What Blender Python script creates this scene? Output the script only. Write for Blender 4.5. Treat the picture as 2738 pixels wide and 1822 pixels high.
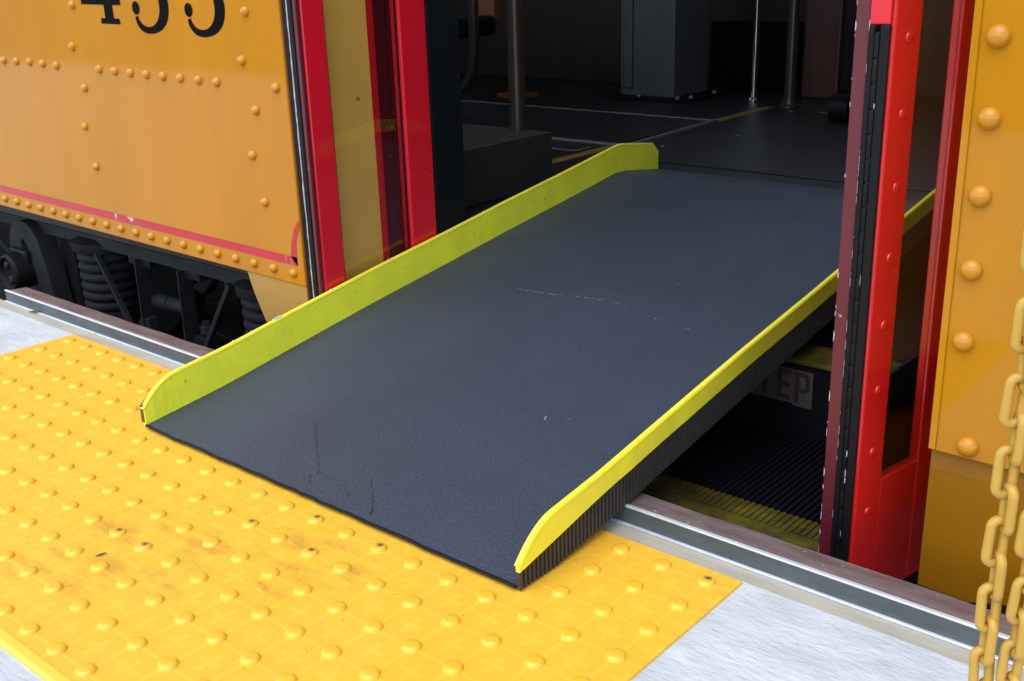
import bpy, bmesh, math, random
from mathutils import Vector, Matrix
rnd = random.Random(7)
for o in list(bpy.data.objects):
    bpy.data.objects.remove(o)
SC = bpy.context.scene
COL = SC.collection
R = math.radians

# ------------------------------------------------------------------ camera
cam_d = bpy.data.cameras.new('camera')
cam_d.sensor_width = 36.0
cam_d.lens = 38.514
cam_d.clip_start = 0.02
cam_d.clip_end = 2000
cam = bpy.data.objects.new('camera', cam_d)
COL.objects.link(cam)
cam.location = (1.09963, -0.43162, 0.69562)
cam.rotation_mode = 'XYZ'
cam.rotation_euler = (R(70.586), R(1.7582), R(40.3907))
SC.camera = cam

# ------------------------------------------------------------------ light
SUN_EL, SUN_AZ = 63.0, 172.0          # azimuth the light comes from, clockwise from +Y
w = bpy.data.worlds.new("World")
SC.world = w
w.use_nodes = True
nt = w.node_tree
nt.nodes.clear()
sky = nt.nodes.new('ShaderNodeTexSky')
sky.sky_type = 'NISHITA'
sky.sun_disc = False
sky.sun_elevation = R(SUN_EL)
sky.sun_rotation = R(SUN_AZ)
sky.air_density = 1.0
sky.dust_density = 0.6
sky.ozone_density = 1.0
hs = nt.nodes.new('ShaderNodeHueSaturation')   # overcast: the blue is mostly veiled by cloud
hs.inputs['Saturation'].default_value = 0.62
bg = nt.nodes.new('ShaderNodeBackground')
bg.inputs['Strength'].default_value = 0.15
wo = nt.nodes.new('ShaderNodeOutputWorld')
nt.links.new(sky.outputs[0], hs.inputs['Color'])
nt.links.new(hs.outputs[0], bg.inputs[0])
nt.links.new(bg.outputs[0], wo.inputs[0])
sd = bpy.data.lights.new('sun', 'SUN')
sd.energy = 0.9
sd.angle = R(60)
sd.color = (0.985, 1.0, 0.99)
sun = bpy.data.objects.new('sun', sd)
COL.objects.link(sun)
az, el = R(SUN_AZ), R(SUN_EL)
sdir = Vector((math.sin(az) * math.cos(el), math.cos(az) * math.cos(el), math.sin(el)))
sun.rotation_euler = sdir.to_track_quat('Z', 'Y').to_euler()
sun.location = (-3, -4, 6)
SC.view_settings.view_transform = 'Standard'
SC.view_settings.look = 'None'
SC.view_settings.gamma = 1.0
SC.view_settings.use_curve_mapping = False
SC.view_settings.exposure = 1.36

# ------------------------------------------------------------------ materials
def mat(name, col, rough=0.5, metal=0.0, var=0.0, vscale=8.0, bump=0.0, bscale=60.0, coat=0.0,
        col2=None, stretch=(1, 1, 1), spec=0.5, speck=None, bstretch=None):
    m = bpy.data.materials.new(name)
    m.use_nodes = True
    t = m.node_tree
    b = t.nodes['Principled BSDF']
    b.inputs['Roughness'].default_value = rough
    b.inputs['Metallic'].default_value = metal
    b.inputs['Specular IOR Level'].default_value = spec
    if coat:
        b.inputs['Coat Weight'].default_value = coat
        b.inputs['Coat Roughness'].default_value = 0.06
    c = tuple(col) + (1,)
    b.inputs['Base Color'].default_value = c
    tc = t.nodes.new('ShaderNodeTexCoord')
    out = None
    if var or col2:
        mp = t.nodes.new('ShaderNodeMapping')
        mp.inputs['Scale'].default_value = stretch
        t.links.new(tc.outputs['Object'], mp.inputs[0])
        n = t.nodes.new('ShaderNodeTexNoise')
        n.inputs['Scale'].default_value = vscale
        n.inputs['Detail'].default_value = 7
        n.inputs['Roughness'].default_value = 0.62
        t.links.new(mp.outputs[0], n.inputs['Vector'])
        r = t.nodes.new('ShaderNodeValToRGB')
        r.color_ramp.elements[0].position = 0.35
        r.color_ramp.elements[1].position = 0.66
        d = col2 if col2 else tuple(x * (1 - var) for x in col)
        r.color_ramp.elements[0].color = tuple(d) + (1,)
        r.color_ramp.elements[1].color = c
        t.links.new(n.outputs['Fac'], r.inputs[0])
        out = r.outputs[0]
        t.links.new(out, b.inputs['Base Color'])
        rr = t.nodes.new('ShaderNodeMapRange')
        rr.inputs['To Min'].default_value = min(1, rough * 1.2)
        rr.inputs['To Max'].default_value = rough * 0.85
        t.links.new(n.outputs['Fac'], rr.inputs['Value'])
        t.links.new(rr.outputs[0], b.inputs['Roughness'])
    if speck:                                  # (colour, scale, threshold)
        n2 = t.nodes.new('ShaderNodeTexNoise')
        n2.inputs['Scale'].default_value = speck[1]
        n2.inputs['Detail'].default_value = 4
        t.links.new(tc.outputs['Object'], n2.inputs['Vector'])
        r2 = t.nodes.new('ShaderNodeMapRange')
        r2.inputs['From Min'].default_value = speck[2]
        r2.inputs['From Max'].default_value = speck[2] + 0.05
        t.links.new(n2.outputs['Fac'], r2.inputs['Value'])
        mx = t.nodes.new('ShaderNodeMix')
        mx.data_type = 'RGBA'
        t.links.new(r2.outputs[0], mx.inputs[0])
        if out:
            t.links.new(out, mx.inputs[6])
        else:
            mx.inputs[6].default_value = c
        mx.inputs[7].default_value = tuple(speck[0]) + (1,)
        out = mx.outputs[2]
        t.links.new(out, b.inputs['Base Color'])
    if bump:
        mp2 = t.nodes.new('ShaderNodeMapping')
        mp2.inputs['Scale'].default_value = bstretch or stretch
        t.links.new(tc.outputs['Object'], mp2.inputs[0])
        n3 = t.nodes.new('ShaderNodeTexNoise')
        n3.inputs['Scale'].default_value = bscale
        n3.inputs['Detail'].default_value = 4
        t.links.new(mp2.outputs[0], n3.inputs['Vector'])
        bp = t.nodes.new('ShaderNodeBump')
        bp.inputs['Strength'].default_value = 1.0
        bp.inputs['Distance'].default_value = bump
        t.links.new(n3.outputs['Fac'], bp.inputs['Height'])
        t.links.new(bp.outputs[0], b.inputs['Normal'])
        if coat:
            t.links.new(bp.outputs[0], b.inputs['Coat Normal'])
    return m

M = {}
M['tram_yellow'] = mat('tram_yellow_paint', (0.455, 0.180, 0.0006), 0.4, var=0.11, vscale=2.2, stretch=(3.0, 1, 0.8), bstretch=(1, 1, 1), bump=0.0005, bscale=5, coat=0.7, spec=0.05)
M['tram_rivet'] = mat('rivet_yellow_paint', (0.48, 0.192, 0.005), 0.4, coat=0.8, spec=0.1)
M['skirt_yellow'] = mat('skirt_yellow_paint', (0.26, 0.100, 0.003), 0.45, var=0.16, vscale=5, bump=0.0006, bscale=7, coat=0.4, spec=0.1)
M['fender'] = mat('fender_reflection_paint', (0.37, 0.215, 0.050), 0.5, var=0.12, vscale=4, coat=0.3, spec=0.2)  # yellow paled: the concrete's reflection is mixed into the base colour
M['pocket'] = mat('pocket_lightened_yellow', (0.90, 0.53, 0.11), 0.4, var=0.10, vscale=5)  # yellow lightened in the colour for glass haze and missing light
M['stripe_red'] = mat('stripe_red_paint', (0.46, 0.010, 0.022), 0.4, var=0.12, vscale=6, coat=0.9, spec=0.1)
M['black_paint'] = mat('black_paint', (0.003, 0.003, 0.0035), 0.6, spec=0.03)
M['door_red'] = mat('door_red_paint', (0.66, 0.006, 0.018), 0.35, var=0.10, vscale=4, coat=0.9, bump=0.0004, bscale=9,
                    speck=((0.45, 0.35, 0.33), 60, 0.735))
M['door_red_bright'] = mat('door_red_bright_paint', (0.66, 0.009, 0.008), 0.35, var=0.10, vscale=4, coat=0.8,
                           speck=((0.45, 0.35, 0.33), 60, 0.735))
M['door_maroon'] = mat('door_maroon_paint', (0.115, 0.009, 0.016), 0.4, var=0.25, vscale=7,
                       speck=((0.5, 0.45, 0.42), 55, 0.70))
M['rubber'] = mat('black_rubber', (0.005, 0.005, 0.006), 0.5, spec=0.2, var=0.3, vscale=30, bump=0.0006, bscale=50)
M['worn_white'] = mat('worn_bare_edge', (0.42, 0.42, 0.44), 0.5, var=0.5, vscale=60)
M['flange'] = mat('flange_yellow_paint', (0.82, 0.84, 0.034), 0.5, col2=(0.70, 0.73, 0.036), vscale=14, bump=0.0006, bscale=130,
                  speck=((0.16, 0.16, 0.04), 90, 0.70))
M['flange_edge'] = mat('flange_bright_edge', (0.86, 0.76, 0.040), 0.45, var=0.12, vscale=20, bump=0.0004, bscale=120)
M['ribbed'] = mat('ribbed_black_side', (0.036, 0.031, 0.029), 0.55, var=0.3, vscale=40)
M['concrete'] = mat('brushed_concrete', (0.52, 0.55, 0.56), 0.95, col2=(0.41, 0.435, 0.445), vscale=13, stretch=(1.0, 2.2, 1), spec=0.12,
                    bump=0.0022, bscale=70, bstretch=(1.0, 2.4, 1), speck=((0.25, 0.26, 0.265), 60, 0.70))
M['grout'] = mat('tan_grout', (0.42, 0.38, 0.30), 0.8, var=0.22, vscale=9, stretch=(1, 6, 1), bump=0.0008, bscale=60)
M['steel'] = mat('galvanised_steel', (0.105, 0.125, 0.13), 0.45, metal=0.35, var=0.32, vscale=14, stretch=(1, 1, 4))
M['steel_lip'] = mat('polished_steel_lip', (0.72, 0.76, 0.80), 0.35, metal=0.4, var=0.22, vscale=25)
M['bumper'] = mat('brown_rubber_bumper', (0.100, 0.056, 0.053), 0.75, col2=(0.155, 0.11, 0.105), vscale=22, stretch=(0.6, 3, 1),
                  bump=0.001, bscale=180, speck=((0.36, 0.32, 0.31), 120, 0.68))
M['earth'] = mat('dark_track_ballast', (0.05, 0.048, 0.045), 0.95, var=0.5, vscale=6, bump=0.02, bscale=18)
M['bogie'] = mat('grimy_dark_steel', (0.010, 0.010, 0.011), 0.6, spec=0.25, var=0.4, vscale=12, bump=0.0008, bscale=60)
M['bogie_light'] = mat('dusty_grey_steel', (0.027, 0.028, 0.030), 0.65, spec=0.25, var=0.35, vscale=14, bump=0.0006, bscale=70)
M['bellows'] = mat('bellows_rubber', (0.014, 0.0145, 0.016), 0.7, spec=0.25, var=0.3, vscale=18)
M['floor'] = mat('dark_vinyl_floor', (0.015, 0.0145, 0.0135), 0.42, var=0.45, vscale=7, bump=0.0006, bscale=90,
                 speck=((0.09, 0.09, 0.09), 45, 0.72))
M['mat_black'] = mat('black_floor_mat', (0.011, 0.011, 0.014), 0.5, var=0.25, vscale=9, bump=0.0005, bscale=120)
M['trim'] = mat('worn_aluminium_trim', (0.24, 0.24, 0.26), 0.5, metal=0.3, var=0.4, vscale=50)
M['yellow_line'] = mat('worn_yellow_floor_line', (0.32, 0.19, 0.02), 0.5, var=0.5, vscale=25)
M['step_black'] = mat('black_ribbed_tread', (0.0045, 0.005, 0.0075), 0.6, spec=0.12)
M['step_yellow'] = mat('worn_shaded_nosing', (0.115, 0.093, 0.009), 0.8, spec=0.1, col2=(0.04, 0.034, 0.010), vscale=24, bump=0.001, bscale=90)  # worn yellow, its colour also darkened for the shade in the stepwell
M['box_black'] = mat('black_carpet_box', (0.010, 0.010, 0.012), 0.7, speck=((0.10, 0.10, 0.10), 70, 0.72))
M['box_top'] = mat('dusty_box_top', (0.022, 0.021, 0.019), 0.7, var=0.4, vscale=20)
M['pillar'] = mat('grey_metal_cabinet', (0.088, 0.096, 0.10), 0.45, var=0.22, vscale=5, bump=0.0004, bscale=60)
M['chrome'] = mat('chrome', (0.75, 0.75, 0.76), 0.12, metal=1.0)
M['dark_pole'] = mat('bronze_dark_pole', (0.085, 0.075, 0.060), 0.3, metal=0.6, var=0.2, vscale=8)
M['orange_wood'] = mat('orange_wood', (0.32, 0.10, 0.03), 0.45, var=0.3, vscale=9, stretch=(8, 8, 0.7))
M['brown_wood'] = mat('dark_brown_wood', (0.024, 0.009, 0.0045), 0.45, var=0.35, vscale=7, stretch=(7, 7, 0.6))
M['red_wood'] = mat('red_brown_wood', (0.075, 0.019, 0.010), 0.45, var=0.35, vscale=8, stretch=(8, 8, 0.6))
M['black_post'] = mat('black_door_post', (0.005, 0.007, 0.008), 0.5, spec=0.2, var=0.5, vscale=14, stretch=(6, 6, 0.5))
M['ceiling'] = mat('cream_ceiling', (0.40, 0.36, 0.28), 0.7)
M['chain'] = mat('yellow_plastic_chain', (0.50, 0.285, 0.042), 0.38, var=0.10, vscale=30, spec=0.4)
M['sign_white'] = mat('shade_darkened_white', (0.065, 0.060, 0.052), 0.7, var=0.4, vscale=30)  # white sign with the stepwell's shade put into its colour
M['sign_red'] = mat('dull_red_letters', (0.035, 0.006, 0.005), 0.7)
M['scuff'] = mat('pale_scuff', (0.125, 0.135, 0.15), 0.8)
M['crack'] = mat('dark_crack', (0.006, 0.006, 0.008), 0.9)
M['chip'] = mat('bare_grey_primer', (0.42, 0.40, 0.40), 0.7)
M['lip_wear'] = mat('rubbed_grit', (0.085, 0.095, 0.115), 0.8)
M['core'] = mat('brown_board_core', (0.14, 0.075, 0.035), 0.8, var=0.3, vscale=60)
M['rust'] = mat('dark_rubbed_dirt', (0.10, 0.075, 0.06), 0.8, var=0.5, vscale=300)

def glass(name, tint, spec):
    m = bpy.data.materials.new(name)
    m.use_nodes = True
    t = m.node_tree
    t.nodes.clear()
    o = t.nodes.new('ShaderNodeOutputMaterial')
    tr = t.nodes.new('ShaderNodeBsdfTransparent')
    tr.inputs[0].default_value = tint + (1,)
    gl = t.nodes.new('ShaderNodeBsdfGlossy')
    gl.inputs['Roughness'].default_value = 0.015
    lw = t.nodes.new('ShaderNodeLayerWeight')      # Schlick: the same from both sides of the pane
    lw.inputs['Blend'].default_value = 0.5
    pw = t.nodes.new('ShaderNodeMath')
    pw.operation = 'POWER'
    pw.inputs[1].default_value = 5.0
    t.links.new(lw.outputs['Facing'], pw.inputs[0])
    ma = t.nodes.new('ShaderNodeMath')
    ma.operation = 'MULTIPLY_ADD'
    ma.inputs[1].default_value = 1 - spec
    ma.inputs[2].default_value = spec
    t.links.new(pw.outputs[0], ma.inputs[0])
    mx = t.nodes.new('ShaderNodeMixShader')
    t.links.new(ma.outputs[0], mx.inputs[0])
    t.links.new(tr.outputs[0], mx.inputs[1])
    t.links.new(gl.outputs[0], mx.inputs[2])
    t.links.new(mx.outputs[0], o.inputs[0])
    return m
M['glass'] = glass('window_glass', (0.955, 0.955, 0.94), 0.075)

# ramp deck: black grit, sky's blue sheen put into the colour, worn paler patches
def deck_mat():
    m = mat('ramp_grit', (0.036, 0.048, 0.070), 0.5, col2=(0.028, 0.037, 0.054), vscale=4.0, bump=0.0017, bscale=280, speck=((0.060, 0.070, 0.090), 210, 0.66),
            bstretch=(1.0, 0.55, 1), spec=0.5)
    return m
M['deck'] = deck_mat()

# tactile mat -------------------------------------------------------
P = 0.06
def tactile_mat(name, dirt):
    m = bpy.data.materials.new(name)
    m.use_nodes = True
    t = m.node_tree
    L = t.links.new
    b = t.nodes['Principled BSDF']
    b.inputs['Roughness'].default_value = 0.5
    b.inputs['Specular IOR Level'].default_value = 0.4
    geo = t.nodes.new('ShaderNodeNewGeometry')
    sep = t.nodes.new('ShaderNodeSeparateXYZ')
    L(geo.outputs['Position'], sep.inputs[0])
    def mth(op, a, bb=None, c=None):
        n = t.nodes.new('ShaderNodeMath')
        n.operation = op
        for k, v in enumerate((a, bb, c)):
            if v is None:
                continue
            if isinstance(v, (int, float)):
                n.inputs[k].default_value = v
            else:
                L(v, n.inputs[k])
        return n.outputs[0]
    def cell(s):       # -0.5..0.5, zero on the cell centre between four domes
        return mth('ABSOLUTE', mth('SUBTRACT', mth('FRACT', mth('DIVIDE', s, P)), 0.5))
    ax, ay = cell(sep.outputs[0]), cell(sep.outputs[1])
    def less(a, v):
        return mth('LESS_THAN', a, v)
    def arm(a, c, l, wd):
        return mth('MULTIPLY', less(a, l), less(c, wd))
    cross = mth('MAXIMUM', arm(ax, ay, 0.27, 0.07), arm(ay, ax, 0.27, 0.07))
    line = mth('MAXIMUM', mth('GREATER_THAN', ax, 0.455), mth('GREATER_THAN', ay, 0.455))
    sq = mth('MULTIPLY', mth('GREATER_THAN', ax, 0.33), mth('GREATER_THAN', ay, 0.33))
    raised = mth('MAXIMUM', mth('MAXIMUM', cross, line), sq)
    # the strip next to the border stays plain
    nz = t.nodes.new('ShaderNodeTexNoise')
    nz.inputs['Scale'].default_value = 7
    nz.inputs['Detail'].default_value = 6
    L(geo.outputs['Position'], nz.inputs['Vector'])
    base = t.nodes.new('ShaderNodeMix')
    base.data_type = 'RGBA'
    base.inputs[6].default_value = (0.75, 0.375, 0.022, 1)
    base.inputs[7].default_value = (0.80, 0.475, 0.046, 1)
    L(mth('ADD', mth('MULTIPLY', raised, 0.38), mth('MULTIPLY', nz.outputs['Fac'], 0.60)), base.inputs[0])
    # brown rubbed dirt in a few places, broken into specks
    sp = t.nodes.new('ShaderNodeTexNoise')
    sp.inputs['Scale'].default_value = 330
    sp.inputs['Detail'].default_value = 3
    L(geo.outputs['Position'], sp.inputs['Vector'])
    sp2 = t.nodes.new('ShaderNodeTexNoise')
    sp2.inputs['Scale'].default_value = 26
    sp2.inputs['Detail'].default_value = 5
    mp = t.nodes.new('ShaderNodeMapping')
    mp.inputs['Rotation'].default_value = (0, 0, R(42))
    mp.inputs['Scale'].default_value = (0.5, 1.6, 1)
    L(geo.outputs['Position'], mp.inputs[0])
    L(mp.outputs[0], sp2.inputs['Vector'])
    mask = None
    for cx, cy, rx in dirt:
        vd = t.nodes.new('ShaderNodeVectorMath')
        vd.operation = 'DISTANCE'
        L(geo.outputs['Position'], vd.inputs[0])
        vd.inputs[1].default_value = (cx, cy, 0)
        mr = t.nodes.new('ShaderNodeMapRange')
        mr.interpolation_type = 'SMOOTHSTEP'
        mr.inputs['From Min'].default_value = rx
        mr.inputs['From Max'].default_value = rx * 0.2
        L(vd.outputs['Value'], mr.inputs['Value'])
        mask = mr.outputs[0] if mask is None else mth('MAXIMUM', mask, mr.outputs[0])
    streak = t.nodes.new('ShaderNodeMapRange')
    streak.inputs['From Min'].default_value = 0.47
    streak.inputs['From Max'].default_value = 0.62
    L(sp2.outputs['Fac'], streak.inputs['Value'])
    soft = mth('MULTIPLY', mask, streak.outputs[0])
    hard = t.nodes.new('ShaderNodeMapRange')
    hard.inputs['From Min'].default_value = 0.60
    hard.inputs['From Max'].default_value = 0.66
    L(sp.outputs['Fac'], hard.inputs['Value'])
    mx = t.nodes.new('ShaderNodeMix')
    mx.data_type = 'RGBA'
    L(mth('MULTIPLY', soft, 0.6), mx.inputs[0])
    L(base.outputs[2], mx.inputs[6])
    mx.inputs[7].default_value = (0.46, 0.23, 0.03, 1)
    mx2 = t.nodes.new('ShaderNodeMix')
    mx2.data_type = 'RGBA'
    L(mth('MULTIPLY', mth('MULTIPLY', soft, hard.outputs[0]), 0.6), mx2.inputs[0])
    L(mx.outputs[2], mx2.inputs[6])
    mx2.inputs[7].default_value = (0.07, 0.035, 0.008, 1)
    # scattered tiny specks everywhere
    sp3 = t.nodes.new('ShaderNodeTexNoise')
    sp3.inputs['Scale'].default_value = 95
    sp3.inputs['Detail'].default_value = 2
    L(geo.outputs['Position'], sp3.inputs['Vector'])
    far = t.nodes.new('ShaderNodeMapRange')
    far.inputs['From Min'].default_value = 0.755
    far.inputs['From Max'].default_value = 0.78
    L(sp3.outputs['Fac'], far.inputs['Value'])
    mx3 = t.nodes.new('ShaderNodeMix')
    mx3.data_type = 'RGBA'
    L(mth('MULTIPLY', far.outputs[0], 0.6), mx3.inputs[0])
    L(mx2.outputs[2], mx3.inputs[6])
    mx3.inputs[7].default_value = (0.16, 0.09, 0.03, 1)
    L(mx3.outputs[2], b.inputs['Base Color'])
    # relief: raised pattern + fine grain
    fg = t.nodes.new('ShaderNodeTexNoise')
    fg.inputs['Scale'].default_value = 420
    L(geo.outputs['Position'], fg.inputs['Vector'])
    bp = t.nodes.new('ShaderNodeBump')
    bp.inputs['Distance'].default_value = 0.00045
    bp.inputs['Strength'].default_value = 0.9
    L(mth('ADD', raised, mth('MULTIPLY', fg.outputs['Fac'], 0.5)), bp.inputs['Height'])
    L(bp.outputs[0], b.inputs['Normal'])
    return m
DIRT = [(-0.155, 0.165, .075), (-0.085, 0.195, .075), (-0.05, 0.11, .07), (0.03, 0.155, .075), (0.085, 0.30, .07),
        (0.14, 0.335, .06), (0.0, 0.24, .06), (0.13, 0.235, .07), (-0.14, 0.085, .07), (0.19, 0.30, .06)]
M['tactile'] = tactile_mat('tactile_yellow', DIRT)
def dome_mat(name, top):
    m = mat(name, (0.78, 0.435, 0.030), 0.30, var=0.08, vscale=20)
    if top:
        t = m.node_tree
        b = t.nodes['Principled BSDF']
        tc = t.nodes.new('ShaderNodeTexCoord')
        ln = t.nodes.new('ShaderNodeVectorMath'); ln.operation = 'DISTANCE'
        ln.inputs[1].default_value = (0.001, 0.002, 0.004)
        t.links.new(tc.outputs['Object'], ln.inputs[0])
        n = t.nodes.new('ShaderNodeTexNoise'); n.inputs['Scale'].default_value = 420
        t.links.new(tc.outputs['Object'], n.inputs['Vector'])
        a = t.nodes.new('ShaderNodeMath'); a.operation = 'MULTIPLY_ADD'
        a.inputs[1].default_value = 0.012
        t.links.new(n.outputs['Fac'], a.inputs[0]); t.links.new(ln.outputs['Value'], a.inputs[2])
        mr = t.nodes.new('ShaderNodeMapRange')
        mr.inputs['From Min'].default_value = 0.0115
        mr.inputs['From Max'].default_value = 0.0085
        t.links.new(a.outputs[0], mr.inputs['Value'])
        mx = t.nodes.new('ShaderNodeMix'); mx.data_type = 'RGBA'
        t.links.new(mr.outputs[0], mx.inputs[0])
        src = b.inputs['Base Color'].links[0].from_socket
        t.links.new(src, mx.inputs[6])
        mx.inputs[7].default_value = tuple(top) + (1,)
        t.links.new(mx.outputs[2], b.inputs['Base Color'])
    return m
M['dome'] = dome_mat('dome_yellow', None)
M['dome_dirty'] = dome_mat('dome_scuffed', (0.10, 0.07, 0.06))
M['mat_border'] = mat('mat_border_yellow', (0.80, 0.52, 0.05), 0.45, var=0.08, vscale=12)

# ------------------------------------------------------------------ mesh helpers
WL = {}
class MB:
    def __init__(s):
        s.v, s.f = [], []
    def add(s, vs, fs):
        n = len(s.v)
        s.v += [tuple(x) for x in vs]
        s.f += [tuple(i + n for i in f) for f in fs]
        return s
    def box(s, x0, x1, y0, y1, z0, z1):
        return s.add([(x, y, z) for x in (x0, x1) for y in (y0, y1) for z in (z0, z1)],
                     [(0, 1, 3, 2), (4, 6, 7, 5), (0, 4, 5, 1), (2, 3, 7, 6), (0, 2, 6, 4), (1, 5, 7, 3)])
    def prism(s, poly, axis, a, b):
        """poly: 2d points; axis 'y': (x,z) extruded over y, 'z': (x,y) over z, 'x': (y,z) over x"""
        def p(q, h):
            return {'y': (q[0], h, q[1]), 'z': (q[0], q[1], h), 'x': (h, q[0], q[1])}[axis]
        n = len(poly)
        vs = [p(q, a) for q in poly] + [p(q, b) for q in poly]
        fs = [tuple(range(n)), tuple(range(2 * n - 1, n - 1, -1))]
        fs += [(i, i + n, (i + 1) % n + n, (i + 1) % n) for i in range(n)]
        return s.add(vs, fs)
    def ribbon(s, top, bot):
        """closed slab between two polylines of 3d points"""
        n = len(top)
        return s.add(list(top) + list(bot), [(i, i + 1, n + i + 1, n + i) for i in range(n - 1)])
    def lathe(s, prof, c, axis='z', seg=16):
        """prof: (radius, height) list"""
        vs, fs = [], []
        for r, h in prof:
            for k in range(seg):
                a = 2 * math.pi * k / seg
                u, w_ = r * math.cos(a), r * math.sin(a)
                q = {'z': (u, w_, h), 'y': (u, h, w_), 'x': (h, u, w_)}[axis]
                vs.append((c[0] + q[0], c[1] + q[1], c[2] + q[2]))
        m = len(prof)
        for i in range(m - 1):
            for k in range(seg):
                k2 = (k + 1) % seg
                fs.append((i * seg + k, i * seg + k2, (i + 1) * seg + k2, (i + 1) * seg + k))
        fs.append(tuple(range(seg)))
        fs.append(tuple((m - 1) * seg + k for k in range(seg)))
        return s.add(vs, fs)
    def tube(s, pts, r, seg=10, closed=False):
        pts = [Vector(p) for p in pts]
        n = len(pts)
        vs, fs = [], []
        up = None
        for i, p in enumerate(pts):
            if closed:
                d = pts[(i + 1) % n] - pts[i - 1]
            else:
                d = pts[min(i + 1, n - 1)] - pts[max(i - 1, 0)]
            d.normalize()
            if up is None:
                up = Vector((0, 0, 1)) if abs(d.z) < 0.9 else Vector((1, 0, 0))
            a = d.cross(up).normalized()
            up = a.cross(d).normalized()
            rr = r[i] if isinstance(r, (list, tuple)) else r
            for k in range(seg):
                t = 2 * math.pi * k / seg
                vs.append(p + (a * math.cos(t) + up * math.sin(t)) * rr)
        m = n if closed else n - 1
        for i in range(m):
            j = (i + 1) % n
            for k in range(seg):
                k2 = (k + 1) % seg
                fs.append((i * seg + k, i * seg + k2, j * seg + k2, j * seg + k))
        if not closed:
            fs.append(tuple(range(seg)))
            fs.append(tuple((n - 1) * seg + k for k in range(seg)))
        return s.add(vs, fs)
    def stroke(s, pts, y, proud):
        """flat variable width stroke on a wall facing -y; pts (x, z, width)"""
        L_, R_ = [], []
        n = len(pts)
        for i in range(n):
            a, b = pts[max(i - 1, 0)], pts[min(i + 1, n - 1)]
            d = Vector((b[0] - a[0], b[1] - a[1])).normalized()
            nx, nz = -d.y, d.x
            x, z, w_ = pts[i]
            L_.append((x + nx * w_ / 2, z + nz * w_ / 2))
            R_.append((x - nx * w_ / 2, z - nz * w_ / 2))
        for i in range(n - 1):
            q = [L_[i], L_[i + 1], R_[i + 1], R_[i]]
            s.add([(x, y - proud, z) for x, z in q], [(0, 1, 2, 3)])
        return s
    def disc(s, x, z, r, y, seg=14):
        return s.add([(x + r * math.cos(2 * math.pi * k / seg), y, z + r * math.sin(2 * math.pi * k / seg)) for k in range(seg)],
                     [tuple(range(seg))])
    def build(s, name, m, parent=None, smooth=False, bevel=0, origin=None, label=None, recalc=True, segs=2):
        lo = [min(v[k] for v in s.v) for k in range(3)]
        hi = [max(v[k] for v in s.v) for k in range(3)]
        c = Vector(origin) if origin else Vector([(lo[k] + hi[k]) / 2 for k in range(3)])
        me = bpy.data.meshes.new(name)
        me.from_pydata([tuple(Vector(v) - c) for v in s.v], [], s.f)
        if recalc:
            bm = bmesh.new()
            bm.from_mesh(me)
            bmesh.ops.recalc_face_normals(bm, faces=bm.faces)
            bm.to_mesh(me)
            bm.free()
        me.materials.append(m)
        if smooth:
            for p in me.polygons:
                p.use_smooth = True
            try:
                me.set_sharp_from_angle(angle=R(40))
            except Exception:
                pass
        return link(name, me, c, parent, bevel, label, segs)
def link(name, me, c, parent=None, bevel=0, label=None, segs=2):
    o = bpy.data.objects.new(name, me)
    COL.objects.link(o)
    WL[o.name] = Vector(c)
    if parent:
        o.parent = parent
        o.location = Vector(c) - WL[parent.name]
    else:
        o.location = c
    if bevel:
        md = o.modifiers.new('bevel', 'BEVEL')
        md.width = bevel
        md.segments = segs
        md.limit_method = 'ANGLE'
        md.angle_limit = R(35)
        md.harden_normals = False
    if label:
        o['label'] = label
    return o
def thing(name, label, cat, loc, group=None):
    o = bpy.data.objects.new(name, None)
    COL.objects.link(o)
    o.location = loc
    o.empty_display_size = 0.1
    WL[o.name] = Vector(loc)
    tag(o, label, cat, group)
    return o
def tag(o, label, cat, group=None):
    o['label'] = label
    o['category'] = cat
    if group:
        o['group'] = group
    return o
def struct(o):
    o['kind'] = 'structure'
    return o
def box(name, m, parent, x0, x1, y0, y1, z0, z1, bevel=0, label=None):
    return MB().box(x0, x1, y0, y1, z0, z1).build(name, m, parent, bevel=bevel, label=label)

# ================================================================== SETTING
M['asphalt'] = mat('street_asphalt', (0.045, 0.045, 0.047), 0.9, var=0.3, vscale=3, bump=0.004, bscale=60)
struct(box('road', M['asphalt'], None, -60, 60, -30, -2.501, -0.5, -0.14))
g = MB().add([(-300, -300, -0.36), (300, -300, -0.36), (300, 300, -0.36), (-300, 300, -0.36)], [(0, 1, 2, 3)])
struct(g.build('ground', M['earth'], recalc=False))
plat = struct(box('platform', M['concrete'], None, -40, 40, -2.5, 0.5725, -0.5, 0.0))
box('grout_strip', M['grout'], plat, -40, 40, 0.5725, 0.6035, -0.4, -0.0008)
SX0, SX1 = -1.292, 6.0
sm = MB()
sm.box(SX0, SX1, 0.6035, 0.6085, -0.12, 0.0240)
sm.build('steel_face', M['steel'], plat, bevel=0.001)
box('steel_lip', M['steel_lip'], plat, SX0, SX1, 0.6020, 0.6087, 0.0240, 0.0268, bevel=0.0012)
box('steel_foot', M['steel_lip'], plat, SX0, SX1, 0.5985, 0.6034, -0.0006, 0.0026, bevel=0.001)
bm_ = MB()
nb = 170
prof = [(0.6090, 0.0215), (0.618, 0.0242), (0.651, 0.0215), (0.653, -0.08)]
for i in range(len(prof) - 1):
    pass
rows = []
for i in range(nb + 1):
    x = SX0 + 0.004 + (SX1 - SX0 - 0.004) * i / nb
    j = rnd.uniform(-0.0006, 0.0006)
    rows.append([(x, y + (j if k else 0), z + j) for k, (y, z) in enumerate(prof)] + [(x, 0.6090, -0.08)])
vs, fs = [], []
for r_ in rows:
    vs += r_
k5 = 5
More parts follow.
